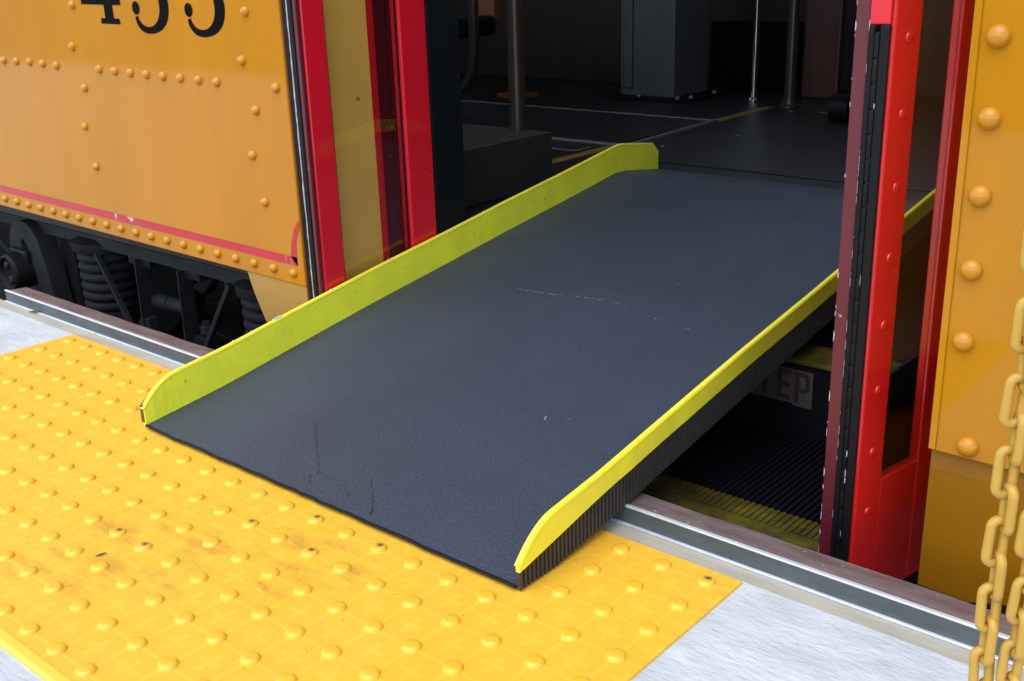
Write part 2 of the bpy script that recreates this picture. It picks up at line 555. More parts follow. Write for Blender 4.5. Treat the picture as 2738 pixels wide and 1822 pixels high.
for i in range(nb):
    for k in range(k5):
        k2 = (k + 1) % k5
        fs.append((i * k5 + k, (i + 1) * k5 + k, (i + 1) * k5 + k2, i * k5 + k2))
fs += [tuple(range(k5)), tuple(nb * k5 + k for k in range(k5))]
MB().add(vs, fs).build('rubber_bumper', M['bumper'], plat)

# ================================================================== TACTILE MAT
tm = thing('tactile_mat', 'yellow tactile paving mat with raised domes set into the platform before the ramp', 'tactile mat', (-0.18, 0.27, 0))
MX0, MX1, MY0, MY1 = -0.936, 0.572, -0.033, 0.5675
MB().prism([(MX0, MY0 + 0.014), (MX1, MY0 + 0.014), (MX1, MY1), (MX0, MY1)], 'z', -0.002, 0.004).build('mat_sheet', M['tactile'], tm, bevel=0.001)
MB().prism([(MY0, 0.0), (MY0 + 0.0138, 0.0), (MY0 + 0.0138, 0.0062), (MY0 + 0.004, 0.0062), (MY0, 0.003)], 'x', MX0, MX1).build('border_lip', M['mat_border'], tm)
dm = None
prof = [(0.0116, 0.0), (0.0112, 0.0014), (0.0100, 0.0034), (0.0086, 0.0045), (0.0072, 0.0049), (0.003, 0.0051)]
DIRTY = {(-1, 3), (2, 5), (3, 6), (-2, 3), (1, 6), (9, 9), (0, 5)}
dirty_me = None
for j in range(10):
    for i in range(-15, 10):
        c = (i * P, j * P, 0.0038)
        if j >= 7 and -6 <= i <= 5:      # hidden under the ramp
            continue
        if dm is None:
            o = MB().lathe(prof, c, seg=14).build('dome', M['dome'], tm, smooth=True, origin=c)
            dm = o.data
            dirty_me = dm.copy()
            dirty_me.materials[0] = M['dome_dirty']
        else:
            d = (i, j) in DIRTY
            o = link('dome', dirty_me if d else dm, c, tm)
            if d:
                o['label'] = 'dome with a dark scuffed top'
# ================================================================== RAMP
RP = [(0.390, 0.0115), (0.47, 0.0215), (0.55, 0.0315), (0.706, 0.0575), (0.90, 0.089), (1.096, 0.1175), (1.28, 0.146),
      (1.463, 0.172), (1.672, 0.2035), (1.684, 0.2045), (1.700, 0.2035), (1.852, 0.1835)]
def rz(y):
    for (a, za), (b, zb) in zip(RP, RP[1:]):
        if a <= y <= b:
            return za + (zb - za) * (y - a) / (b - a)
    return RP[0][1] if y < RP[0][0] else RP[-1][1]
ramp = thing('boarding_ramp', 'black wheelchair ramp with yellow side flanges bridging platform and streetcar door', 'ramp', (0, 1.1, 0))
XL, XR, FT = -0.387, 0.3785, 0.007
nseg = 40
ys = [RP[0][0] + (RP[-1][0] - RP[0][0]) * i / nseg for i in range(nseg + 1)]
poly = [(y, rz(y)) for y in ys]
def under(y):
    return max(rz(y) - 0.016, 0.0095) if y < 1.6 else rz(y) - 0.012
poly += [(y, under(y)) for y in reversed(ys)]
dk = MB()
n = len(ys)
xs = [XL + (XR - XL) * i / 12 for i in range(13)]
top = [[(x, y, rz(y)) for x in xs] for y in ys]
for side in (0, 1):
    vs = [(x, y, rz(y) if side == 0 else under(y)) for y in ys for x in xs]
    dk.add(vs, [(a * 13 + b, a * 13 + b + 1, (a + 1) * 13 + b + 1, (a + 1) * 13 + b) for a in range(nseg) for b in range(12)])
for xx in (XL, XR):
    dk.ribbon([(xx, y, rz(y)) for y in ys], [(xx, y, under(y)) for y in ys])
for yy in (ys[0], ys[-1]):
    dk.ribbon([(x, yy, rz(yy)) for x in xs], [(x, yy, under(yy)) for x in xs])
deck = dk.build('deck', M['deck'], ramp)
# curled dark lip along the front edge
tp = [(XL + (XR - XL) * i / 40, 0.3895 + rnd.uniform(-0.0008, 0.0008), 0.0108 + rnd.uniform(-0.0006, 0.0006)) for i in range(41)]
MB().tube(tp, 0.0022, 6).build('front_lip', M['rubber'], ramp, smooth=True)

def flange_h(y):
    """height of the flange top above the deck: chamfered at both ends"""
    if y < 0.455:
        t_ = (y - 0.390) / 0.065
        return 0.027 + 0.034 * (1 - (1 - t_) ** 2)
    if y > 1.828:
        return 0.060 - (y - 1.828) / 0.024 * 0.020
    return 0.061
fy = [0.390, 0.395, 0.401, 0.408, 0.416, 0.425, 0.434, 0.444, 0.455] + [0.455 + (1.672 - 0.455) * i / 46 for i in range(1, 46)] + [1.672, 1.684, 1.70, 1.74, 1.79, 1.828, 1.84, 1.852]
def skin_top(y):            # where the yellow paint meets the ribbed skin on the outside
    return 0.018 + 0.013 * min(1.0, (y - 0.390) / 0.16)
def flange(x0, x1, zlo, name, m, parent, wob=0.0, x_off=0.0):
    b = MB()
    ring = []
    for y in fy:
        j = rnd.uniform(-wob, wob)
        jx = rnd.uniform(-wob, wob) * 0.7
        zt, zb = rz(y) + flange_h(y) + j, rz(y) + zlo(y)
        ring.append([(x0 + jx, y, zb), (x0 + jx, y, zt), (x1 + jx, y, zt), (x1 + jx, y, zb)])
    vs = [p for r_ in ring for p in r_]
    fs = []
    for i in range(len(ring) - 1):
        for k in range(4):
            k2 = (k + 1) % 4
            fs.append((i * 4 + k, (i + 1) * 4 + k, (i + 1) * 4 + k2, i * 4 + k2))
    fs += [(0, 1, 2, 3), tuple((len(ring) - 1) * 4 + k for k in range(4))]
    return b.add(vs, fs).build(name, m, parent, bevel=0.0014)
fl = flange(XL - FT, XL, lambda y: -0.012 if y > 0.46 else -0.003, 'side_flange', M['flange'], ramp, 0.0005)
fr = flange(XR, XR + FT, lambda y: skin_top(y) + .0003, 'side_flange', M['flange_edge'], ramp, 0.0004)
# bright top bead on each flange, dark ribbed skin below the right one and outside the left one
for xx, par in ((XL - FT / 2, fl), (XR + FT / 2, fr)):
    pts = [(xx, y, rz(y) + flange_h(y) - 0.0006) for y in fy]
    MB().tube(pts, 0.0042, 8).build('edge_bead', M['flange_edge'], par, smooth=True)
def ribbed(x0, x1):
    b = MB()
    y = 0.392
    while y < 1.62:
        y2 = y + 0.0038
        zt = skin_top(y)
        for (a, c, xo) in ((y, y2, x1), (y2, y + 0.0076, x0 + (x1 - x0) * 0.55)):
            za, zb = max(rz(a) - 0.013, 0.007), max(rz(c) - 0.013, 0.007)
            b.add([(x0, a, za), (xo, a, za), (xo, a, rz(a) + zt), (x0, a, rz(a) + zt),
                   (x0, c, zb), (xo, c, zb), (xo, c, rz(c) + zt), (x0, c, rz(c) + zt)],
                  [(0, 1, 2, 3), (4, 7, 6, 5), (1, 5, 6, 2), (0, 4, 5, 1), (3, 2, 6, 7), (0, 3, 7, 4)])
        y += 0.0076
    return b
o = ribbed(XR + 0.0014, XR + 0.0062).build('ribbed_side', M['ribbed'], ramp)
# scuffs and cracks on the deck
def mark(pts, wd, m, name, jit=0.002, breaks=0.0):
    b = MB()
    fine = []
    for (x0, y0), (x1, y1) in zip(pts, pts[1:]):
        k = max(2, int(math.hypot(x1 - x0, y1 - y0) / 0.004))
        for i in range(k):
            t = i / k
            fine.append((x0 + (x1 - x0) * t + rnd.gauss(0, jit), y0 + (y1 - y0) * t + rnd.gauss(0, jit)))
    fine.append(pts[-1])
    for (x0, y0), (x1, y1) in zip(fine, fine[1:]):
        if rnd.random() < breaks:
            continue
        d = Vector((x1 - x0, y1 - y0))
        if d.length < 1e-6:
            continue
        d.normalize()
        hw = wd * rnd.uniform(0.25, 0.6)
        nx, ny = -d.y * hw, d.x * hw
        q = [(x0 + nx, y0 + ny), (x1 + nx, y1 + ny), (x1 - nx, y1 - ny), (x0 - nx, y0 - ny)]
        b.add([(x, y, rz(y) + 0.0006) for x, y in q], [(0, 1, 2, 3)])
    return b.build(name, m, deck, recalc=False)
mark([(-0.185, 1.045), (-0.10, 1.052), (-0.03, 1.066), (0.02, 1.074), (0.062, 1.066)], 0.0028, M['scuff'], 'scuff', 0.0007, 0.35)
mark([(0.12, 1.05), (0.155, 1.043)], 0.003, M['scuff'], 'scuff', 0.0012, 0.55)
mark([(0.19, 1.035), (0.222, 1.034)], 0.003, M['scuff'], 'scuff', 0.001, 0.5)
mark([(0.16, 0.695), (0.172, 0.70), (0.168, 0.71)], 0.003, M['scuff'], 'scuff', 0.001, 0.4)
mark([(0.20, 0.712), (0.208, 0.722)], 0.002, M['scuff'], 'scuff', 0.001, 0.4)
mark([(0.06, 1.19), (0.10, 1.18)], 0.002, M['scuff'], 'scuff', 0.001, 0.6)
mark([(-0.144, 0.535), (-0.11, 0.505), (-0.08, 0.482), (-0.026, 0.440), (-0.028, 0.425), (-0.012, 0.412)], 0.0010, M['crack'], 'crack', 0.0006, 0.12)
mark([(-0.024, 0.438), (0.01, 0.432), (0.052, 0.424), (0.07, 0.412)], 0.0007, M['crack'], 'crack', 0.0008, 0.35)
mark([(0.055, 0.465), (0.085, 0.44), (0.112, 0.414)], 0.0010, M['crack'], 'crack', 0.0006, 0.15)
mark([(0.112, 0.414), (0.12, 0.403)], 0.002, M['crack'], 'crack', 0.0004, 0.0)

# brown core at the cut flange end, nicks in the flange tops
MB().prism([(.3885, .016), (.3898, .016), (.4065, .0575), (.4050, .0575), (.3885, .043)], 'x', -.3955, -.3885).build('flange_core', M['core'], fl)
for side, xx, par, lst in ((-1, XL - FT / 2, fl, ((.665, .018), (.672, .007), (.935, .006), (.572, .005), (1.21, .005), (.79, .004), (.61, .004))),
                           (1, XR + FT / 2, fr, ())):
    for y, ln in lst:
        zt = rz(y) + flange_h(y) + .0026
        b = MB()
        hw = .0022
        b.add([(xx - hw, y - ln / 2, zt + .0006), (xx + hw, y - ln * .35, zt + .0009), (xx + hw * .8, y + ln / 2, zt + .0007 + .14 * ln), (xx - hw, y + ln * .3, zt + .001 + .14 * ln),
               (xx - hw, y - ln / 2, zt - .002), (xx + hw, y - ln * .35, zt - .002), (xx + hw * .8, y + ln / 2, zt - .001), (xx - hw, y + ln * .3, zt - .001)],
              [(0, 1, 2, 3), (4, 7, 6, 5), (0, 4, 5, 1), (1, 5, 6, 2), (2, 6, 7, 3), (3, 7, 4, 0)])
        b.build('paint_nick', M['chip'] if side < 0 else M['rust'], par)

# ================================================================== LITTER
t = MB().tube([(-1.160, .588, .0032), (-1.150, .596, .004), (-1.139, .600, .005), (-1.131, .608, .0055)], [.0012, .0026, .0022, .0010], 6).build('twig', M['rust'], None, smooth=True)
tag(t, 'small dark twig lying on the concrete beside the left end of the bumper strip', 'twig')
t = MB().tube([(-.087, .130, .0056), (-.084, .135, .0066), (-.082, .139, .0072), (-.0805, .142, .007)], [.0005, .0013, .0012, .0004], 6).build('seed_husk', M['rust'], None, smooth=True)
tag(t, 'dark seed husk lying on the yellow tactile mat between domes', 'seed husk')

# ================================================================== STREETCAR
car = thing('streetcar', 'yellow and red riveted streetcar standing at the platform with its doors open', 'streetcar', (0.12, 2.1, -0.36))
TY = 0.770                     # outer face of the body side
FZ = 0.170                     # saloon floor
def sl(x):                     # the body sits very slightly nose-down towards the door
    return -0.0107 * (x + 1.0)
# ---- left side panel
lx0, lx1 = -4.4, -0.4385
left = MB().prism([(lx0, 0.1425 + sl(lx0)), (lx1, 0.1425 + sl(lx1)), (lx1, 0.95), (lx0, 0.95)], 'y', TY, TY + 0.010).build(
    'side_panel', M['tram_yellow'], car, bevel=0.002, label='yellow riveted side panel left of the doorway with the fleet number')
# ---- rivets on it
RV = [(-1.108, .626), (-1.134, .543), (-1.110, .459), (-1.134, .377), (-1.113, .293),
      (-.530, .617), (-.554, .534), (-.529, .449), (-.553, .367), (-.531, .283), (-.466, .491), (-1.108 + .003, .709), (-.530, .700)]
RV += [(-1.451 - .0595 * k + .0595 * 0, .504 + .0008 * k) for k in range(0, 8)]
RV += [(-1.391, .504), (-1.330, .5045), (-1.273, .503), (-1.214, .501)]
RV += [(-1.040, .500), (-.981, .499), (-.924, .4975), (-.867, .497), (-.810, .496), (-.752, .495), (-.694, .494), (-.637, .493)]
RV += [(-.468 - .0581 * k, .1585 + .00061 * k) for k in range(0, 28)]
rprof = [(0.0093, 0.0), (0.0091, -0.0022), (0.0076, -0.0052), (0.0048, -0.0074), (0.0016, -0.0082)]
rm = None
for x, z in RV:
    c = (x, TY - 0.0002, z)
    if rm is None:
        rm = MB().lathe(rprof, c, 'y', 14).build('rivet', M['tram_rivet'], left, smooth=True, origin=c).data
    else:
        link('rivet', rm, c, left)
# ---- red pin stripe with its turned-up corner
st = MB()
n = 60
tops = []
for i in range(n + 1):
    x = lx0 + 0.01 + (-0.4715 - lx0 - 0.01) * i / n
    tops.append((x, 0.1955 + sl(x)))
st_t = [(x, TY - 0.0007, z) for x, z in tops]
st_b = [(x, TY - 0.0007, z - 0.0163) for x, z in tops]
st.ribbon(st_t, st_b)
cx_in = [(-.4715, .1898), (-.4700, .2000), (-.4660, .2170), (-.4570, .2390), (-.4460, .2540), (-.4392, .2600)]
cx_out = [(-.4545, .1735), (-.4545, .2000), (-.4525, .2170), (-.4480, .2300), (-.4425, .2400), (-.4392, .2440)]
st.ribbon([(-.4715, TY - .0007, .1898), (-.4545, TY - .0007, .1898)], [(-.4715, TY - .0007, .1735), (-.4545, TY - .0007, .1735)])
st.ribbon([(x, TY - .0007, z) for x, z in cx_in], [(x, TY - .0007, z) for x, z in cx_out])
st.build('pin_stripe', M['stripe_red'], left)
def chip(pts):
    MB().add([(x, TY - .0011, z) for x, z in pts], [tuple(range(len(pts)))]).build('paint_chip', M['chip'], left, recalc=False)
chip([(-1.068, .1955), (-1.058, .1945), (-1.061, .1875), (-1.064, .180)])
chip([(-1.020, .1955), (-.992, .1948), (-.995, .1895), (-1.004, .1845), (-1.010, .190)])
chip([(-.4875, .189), (-.4862, .189), (-.485, .176), (-.4858, .176)])
chip([(-.4745, .186), (-.4735, .186), (-.4665, .1735), (-.4680, .1735)])
# ---- fleet number
def three(x0, z0):
    b = MB()
    pts = [(.012, .031, .010), (.017, .020, .012), (.030, .010, .0125), (.048, .0065, .0125), (.068, .0085, .014), (.088, .017, .020),
           (.103, .032, .027), (.109, .052, .030), (.104, .073, .027), (.090, .090, .021), (.073, .100, .014), (.055, .104, .011)]
    up = [(.055, .104, .011), (.076, .110, .015), (.092, .122, .023), (.099, .142, .028), (.095, .164, .025), (.082, .182, .019),
          (.062, .192, .013), (.042, .192, .012), (.025, .184, .012), (.016, .172, .011)]
    def dens(ps):
        out = []
        for i in range(len(ps) - 1):
            p0, p1, p2, p3 = ps[max(i - 1, 0)], ps[i], ps[i + 1], ps[min(i + 2, len(ps) - 1)]
            for k in range(4):
                t = k / 4
                out.append(tuple(0.5 * ((2 * p1[c]) + (-p0[c] + p2[c]) * t + (2 * p0[c] - 5 * p1[c] + 4 * p2[c] - p3[c]) * t * t
                                        + (-p0[c] + 3 * p1[c] - 3 * p2[c] + p3[c]) * t ** 3) for c in range(3)))
        out.append(ps[-1])
        return out
    for ps in (pts, up):
        b.stroke([(x0 + x, z0 + z + sl(x), w_) for x, z, w_ in dens(ps)], TY, 0.0008)
    b.disc(x0 + .0135, z0 + .036, .0125, TY - .0011)
    b.disc(x0 + .0195, z0 + .166, .0125, TY - .0011)
    return b
three(-.886, .585).build('painted_number', M['black_paint'], left, recalc=False)
three(-.712, .5825).build('painted_number', M['black_paint'], left, recalc=False)
b = MB()
def quad(pts):
    b.add([(x, TY - .0008, z) for x, z in pts], [(0, 1, 2, 3)])
quad([(-.988, .6005), (-.9565, .6003), (-.9565, .79), (-.988, .79)])
quad([(-1.006, .5905), (-.935, .5898), (-.937, .6005), (-1.004, .6010)])
quad([(-1.072, .6275), (-.988, .6265), (-.988, .6390), (-1.072, .6405)])
quad([(-.9565, .6263), (-.926, .626), (-.926, .6385), (-.9565, .6388)])
quad([(-1.072, .6405), (-1.048, .6402), (-.988, .752), (-.988, .79)])
b.build('painted_number', M['black_paint'], left, recalc=False)
# ---- yellow fender below the left panel
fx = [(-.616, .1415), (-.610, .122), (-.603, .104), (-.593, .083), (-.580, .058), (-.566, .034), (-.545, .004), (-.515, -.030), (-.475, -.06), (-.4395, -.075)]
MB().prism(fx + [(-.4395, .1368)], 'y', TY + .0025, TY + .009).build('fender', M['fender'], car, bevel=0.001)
# ---- right side
rx0 = 0.700
right = MB().prism([(rx0, .1325), (1.36, .1325 + -.006), (1.36, .95), (rx0, .95)], 'y', TY - .003, TY + .004).build(
    'side_panel', M['tram_yellow'], car, bevel=0.0018, label='yellow side panel right of the doorway behind the hanging chain')
box('panel_lip', M['tram_yellow'], right, rx0 + .0002, rx0 + .0085, TY - .0056, TY - .0031, .1345, .94, bevel=0.0012)
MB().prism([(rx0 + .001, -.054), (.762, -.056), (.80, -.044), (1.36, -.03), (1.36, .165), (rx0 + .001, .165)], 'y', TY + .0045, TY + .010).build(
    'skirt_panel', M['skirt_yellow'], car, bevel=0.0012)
box('jamb', M['tram_yellow'], car, rx0 + .0015, rx0 + .008, TY + .0105, TY + .30, -.05, 2.05)
rp2 = [(0.0122, 0.0), (0.0120, -0.003), (0.0102, -0.0068), (0.0066, -0.0095), (0.002, -0.0106)]
rm2 = None
for x, z in [(.727, .685), (.727, .602), (.727, .519), (.7265, .437), (.726, .355), (.726, .272), (.744, .148)] + [(.744 + .083 * k, .147 - .0006 * k) for k in range(2, 9)]:
    c = (x, TY - .0031, z)
    if rm2 is None:
        rm2 = MB().lathe(rp2, c, 'y', 18).build('rivet', M['tram_rivet'], right, smooth=True, origin=c).data
    else:
        link('rivet', rm2, c, right)
# ---- shell: upper walls, far wall, ends, roof, floor
ZR = 2.42
for x0, x1 in ((lx0, -1.9), (-1.82, -.99), (-.91, -.4386)):
    pass
for xa in (lx0, -3.2, -2.0, -.56):
    box('window_post', M['tram_yellow'], car, xa, xa + .09, TY + .002, TY + .05, .951, 1.75, bevel=0.003)
for xa in (.705, 1.27):
    box('window_post', M['tram_yellow'], car, xa, xa + .09, TY + .002, TY + .05, .951, 1.75, bevel=0.003)
for x0, x1 in ((lx0 + .09, -3.2), (-3.11, -2.0), (-1.91, -.56), (.795, 1.27)):
    box('window_glass', M['glass'], car, x0, x1, TY + .02, TY + .026, .951, 1.75)
box('letterboard', M['tram_yellow'], car, lx0, lx1, TY, TY + .05, 1.7505, 2.35)
box('letterboard', M['tram_yellow'], car, rx0, 1.36, TY, TY + .05, 1.7505, 2.35)
box('door_header', M['door_red'], car, lx1 + .0005, rx0 - .0005, TY + .004, TY + .05, 2.05, 2.35)
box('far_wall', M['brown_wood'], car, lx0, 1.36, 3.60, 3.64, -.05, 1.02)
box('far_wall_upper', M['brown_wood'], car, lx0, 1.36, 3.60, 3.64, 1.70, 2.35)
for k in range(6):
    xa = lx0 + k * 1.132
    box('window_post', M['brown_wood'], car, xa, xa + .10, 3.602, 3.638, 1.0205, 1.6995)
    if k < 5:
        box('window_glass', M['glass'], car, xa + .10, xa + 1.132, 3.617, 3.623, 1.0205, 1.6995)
box('end_wall', M['brown_wood'], car, lx0 - .04, lx0 - .001, TY, 3.64, -.05, 2.35)
box('end_wall', M['brown_wood'], car, 1.361, 1.40, TY, 3.64, -.05, 2.35)
MB().prism([(TY - .03, 2.351), (3.67, 2.351), (3.45, 2.50), (2.7, 2.60), (1.5, 2.60), (.95, 2.50)], 'x', lx0 - .05, 1.42).build('roof', M['ceiling'], car)
WX0, WX1, WY1 = -.44, .695, 1.66        # the stepwell cut in the floor
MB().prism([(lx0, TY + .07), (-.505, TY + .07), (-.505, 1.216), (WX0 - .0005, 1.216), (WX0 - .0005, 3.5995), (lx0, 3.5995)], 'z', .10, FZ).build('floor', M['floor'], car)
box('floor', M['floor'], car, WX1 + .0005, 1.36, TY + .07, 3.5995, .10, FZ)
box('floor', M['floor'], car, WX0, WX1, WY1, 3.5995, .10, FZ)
box('inner_lining', M['black_post'], car, lx0, -.56, TY + .051, TY + .06, FZ + .001, .95)
box('inner_lining', M['black_post'], car, .80, 1.36, TY + .051, TY + .06, FZ + .001, .95)
# ---- steps under the ramp
Z1, Y1 = -.060, 1.10
Z2 = .066
sx0, sx1 = WX0 + .004, .600
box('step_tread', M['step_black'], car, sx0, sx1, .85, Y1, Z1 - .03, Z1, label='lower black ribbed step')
rb = MB()
x = sx0 + .006
while x < sx1 - .006:
    rb.box(x, x + .0045, .8505, Y1 - .004, Z1 + .0002, Z1 + .0042)
    x += .0096
rb.build('tread_ribs', M['step_black'], car)
ny = MB().box(sx0, sx1, .782, .8498, Z1 - .035, Z1 + .001)
x = sx0 + .006
while x < sx1 - .006:
    ny.box(x, x + .0055, .806, .8496, Z1 + .0012, Z1 + .0032)
    x += .0096
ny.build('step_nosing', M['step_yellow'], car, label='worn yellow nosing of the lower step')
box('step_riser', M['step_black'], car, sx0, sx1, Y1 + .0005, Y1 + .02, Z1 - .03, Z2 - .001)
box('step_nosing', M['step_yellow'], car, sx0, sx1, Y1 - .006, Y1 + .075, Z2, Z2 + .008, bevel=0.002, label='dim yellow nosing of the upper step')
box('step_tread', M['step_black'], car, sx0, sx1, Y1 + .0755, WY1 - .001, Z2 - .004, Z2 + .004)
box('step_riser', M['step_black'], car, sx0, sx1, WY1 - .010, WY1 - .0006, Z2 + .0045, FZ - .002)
box('stepwell_side', M['step_black'], car, WX0 - .0003, WX0 + .0035, 1.216, WY1, -.1, FZ - .002)
box('stepwell_side', M['step_black'], car, sx1 + .0005, sx1 + .005, .80, WY1, -.1, FZ - .002)
# STEP lettering on the riser
sg = MB()
sy = Y1
def plate(x0, x1, z0, z1):
    sg.add([(x0, sy - .0008, z0), (x1, sy - .0008, z0), (x1, sy - .0008, z1), (x0, sy - .0008, z1)], [(0, 1, 2, 3)])
plate(.205, .284, -.004, .055); plate(.2845, .332, -.004, .055); plate(.3325, .3655, -.004, .055); plate(.366, .399, -.0075, .0545)
sgo = sg.build('sign_plate', M['sign_white'], car, recalc=False)
def letter(*bars):
    b = MB()
    for x0, x1, z0, z1 in bars:
        b.add([(x0, sy - .0014, z0), (x1, sy - .0014, z0), (x1, sy - .0014, z1), (x0, sy - .0014, z1)], [(0, 1, 2, 3)])
    b.build('letter', M['sign_red'], sgo, recalc=False)
letter((.253, .278, .044, .052), (.250, .258, .030, .0438), (.250, .278, .022, .0298), (.270, .278, .0092, .0218), (.250, .278, .001, .009))
letter((.2985, .331, .044, .052), (.3118, .3198, .001, .0438))
letter((.3375, .3455, .0005, .052), (.3457, .362, .0440, .052), (.3457, .360, .0225, .0305), (.3457, .362, .0005, .0085))
letter((.3685, .3765, -.002, .052), (.3767, .389, .0440, .052), (.3767, .389, .0170, .0245), (.3870, .3945, .0205, .0490))

# ---- doors: two folded leaves on either side
class Leaf:
    def __init__(s, P0, d, side):
        """P0 = near outer corner of the leaf face (x,y), d = unit direction along the leaf, side = +1 when the face looks to +x"""
        s.P, s.d = Vector(P0), Vector(d).normalized()
        s.n = Vector((s.d.y, -s.d.x)) * side
    def pt(s, a, h, z):
        q = s.P + s.d * a + s.n * h
        return (q.x, q.y, z)
    def slab(s, b, a0, a1, h0, h1, z0, z1):
        b.add([s.pt(a, h, z) for a in (a0, a1) for h in (h0, h1) for z in (z0, z1)],
              [(0, 1, 3, 2), (4, 6, 7, 5), (0, 4, 5, 1), (2, 3, 7, 6), (0, 2, 6, 4), (1, 5, 7, 3)])
        return b
def leaf(name, L_, w1, w2, w3, th, zb, zo, zt_o, zt, m, parent, label, gl=True, gh=-.012):
    """w1 near stile end, w2 glass end, w3 leaf end; faces at h=0 and h=-th"""
    root = L_.slab(MB(), 0, w1, -th, 0, zb, zt).build(name, m, parent, bevel=0.003, label=label)
    L_.slab(MB(), w2, w3, -th, 0, zb, zt).build('stile', m, root, bevel=0.0025)
    L_.slab(MB(), w1 + .0002, w2 - .0002, -th + .0005, -.0005, zb, zo).build('rail', m, root, bevel=0.002)
    L_.slab(MB(), w1 + .0002, w2 - .0002, -th + .0005, -.0005, zt_o, zt).build('rail', m, root, bevel=0.002)
    if gl:
        L_.slab(MB(), w1, w2, gh - .005, gh, zo, zt_o).build('glass_pane', M['glass'], root)
        if gh > -.005:
            return root
        bd = MB()
        for a0, a1 in ((w1 + .0003, w1 + .006), (w2 - .003, w2 - .0003)):
            L_.slab(bd, a0, a1, gh + .0003, gh + .004, zo + .0003, zt_o)
        bd.build('glazing_bead', M['rubber'], root)
    return root
DT = 2.04
# left leaf
lf = Leaf((-.4015, .786), (0, 1), 1)
dl = leaf('door_leaf', lf, .050, .226, .293, .026, -.11, .02, 1.95, DT, M['door_red'], car, 'glazed red door leaf folded open on the left')
b = MB(); lf.slab(b, -.012, -.0005, -.023, -.010, -.11, DT); b.build('edge_rubber', M['rubber'], dl, bevel=0.002)
b = MB(); lf.slab(b, -.010, -.0005, -.0095, -.001, -.11, DT); b.build('edge_strip', M['door_maroon'], dl, bevel=0.002)
b = MB(); lf.slab(b, -.012, -.0005, -.0345, -.0235, -.11, DT); b.build('edge_rubber', M['rubber'], dl, bevel=0.002)
b = MB(); lf.slab(b, -.011, -.0005, -.0455, -.035, -.11, DT); b.build('edge_strip', M['door_maroon'], dl, bevel=0.001)
wl = MB()
zz = [-.1 + .012 * k for k in range(int(2.1 / .012))]
q1 = [lf.pt(-.0126, -.0222 + rnd.uniform(-.0007, .0007), z_) for z_ in zz]
q2 = [lf.pt(-.0126, -.0200 + rnd.uniform(-.0007, .0010), z_) for z_ in zz]
q3 = [lf.pt(-.0119, -.0195, z_) for z_ in zz]
wl.ribbon(q1, q2); wl.ribbon(q2, q3)
wl.build('worn_edge', M['worn_white'], dl, recalc=False)
# pocket wall right behind the left leaf
box('door_pocket', M['pocket'], car, -.452, -.4445, TY + .011, .970, -.05, 2.05, label='yellow door pocket wall seen through the left glass')
box('door_pocket', M['door_red'], car, -.452, -.4435, .9705, .986, -.05, 2.05, label='red edge of the door pocket')
box('door_pocket', M['door_maroon'], car, -.462, -.4545, .9865, 1.080, -.05, 2.05, label='maroon end of the door pocket')
MB().lathe([(.004, 0), (.0036, .0015), (.001, .0022)], (-.4443, .935, .455), 'x', 10).build('screw_head', M['tram_rivet'], car, smooth=True)
# right leaf
rd = Leaf((.620, .762), (.196, 1), 1)
dr = leaf('door_leaf', rd, .053, .134, .190, .014, -.125, .0545, 1.95, DT, M['door_red_bright'], car, 'bright red glazed door leaf folded open on the right', True, -.0012)
b = MB(); b.box(.5935, .6005, .756, .7645, -.12, .612); b.build('edge_rubber', M['rubber'], dr, bevel=0.002)
b = MB(); b.box(.6065, .6175, .756, .7615, -.12, .612); b.build('edge_rubber', M['rubber'], dr, bevel=0.002)
box('edge_cap', M['door_red'], dr, .5938, .6172, .756, .7612, .6125, DT, bevel=0.002)
hz = -.11
kn = MB()
while hz < .585:
    kn.lathe([(.0030, 0), (.0034, .0015), (.0034, .0245), (.0030, .026)], (.6035, .7585, hz), 'z', 8)
    hz += .0275
kn.build('piano_hinge', M['rubber'], dr, smooth=True)
b = MB(); b.box(.5765, .593, .7595, .7655, -.12, DT); es = b.build('edge_strip', M['door_maroon'], dr, bevel=0.0015)
r2 = random.Random(5)
cc = MB()
for xx, cnt in ((.5768, 34), (.5925, 40), (.6060, 9)):
    for _ in range(cnt):
        z0 = r2.uniform(-.05, 1.0)
        ln, wd = r2.uniform(.002, .016), r2.uniform(.0005, .0016)
        yy = .7592 if xx < .6 else .7555
        cc.add([(xx, yy, z0), (xx + wd * .8, yy, z0 + ln * .2), (xx + wd, yy, z0 + ln * .7), (xx, yy, z0 + ln)], [(0, 1, 2, 3)])
co = cc.build('paint_chips', M['chip'], dr, recalc=False)
co['kind'] = 'stuff'
# painted bolt heads on the right leaf's near stile
bmz = None
for k in range(9):
    c = rd.pt(.030 - .0002 * k, .0001, .597 - .083 * k + .083)
    if bmz is None:
        bb = MB().lathe([(.0066, 0), (.0062, .0010), (.0045, .0018), (.001, .0022)], c, 'x', 14)
        ob = bb.build('door_bolt', M['door_red_bright'], dr, smooth=True, origin=c)
        bmz = ob.data
    else:
        ob = link('door_bolt', bmz, c, dr)
    ob.rotation_euler.z = -math.atan(.196)

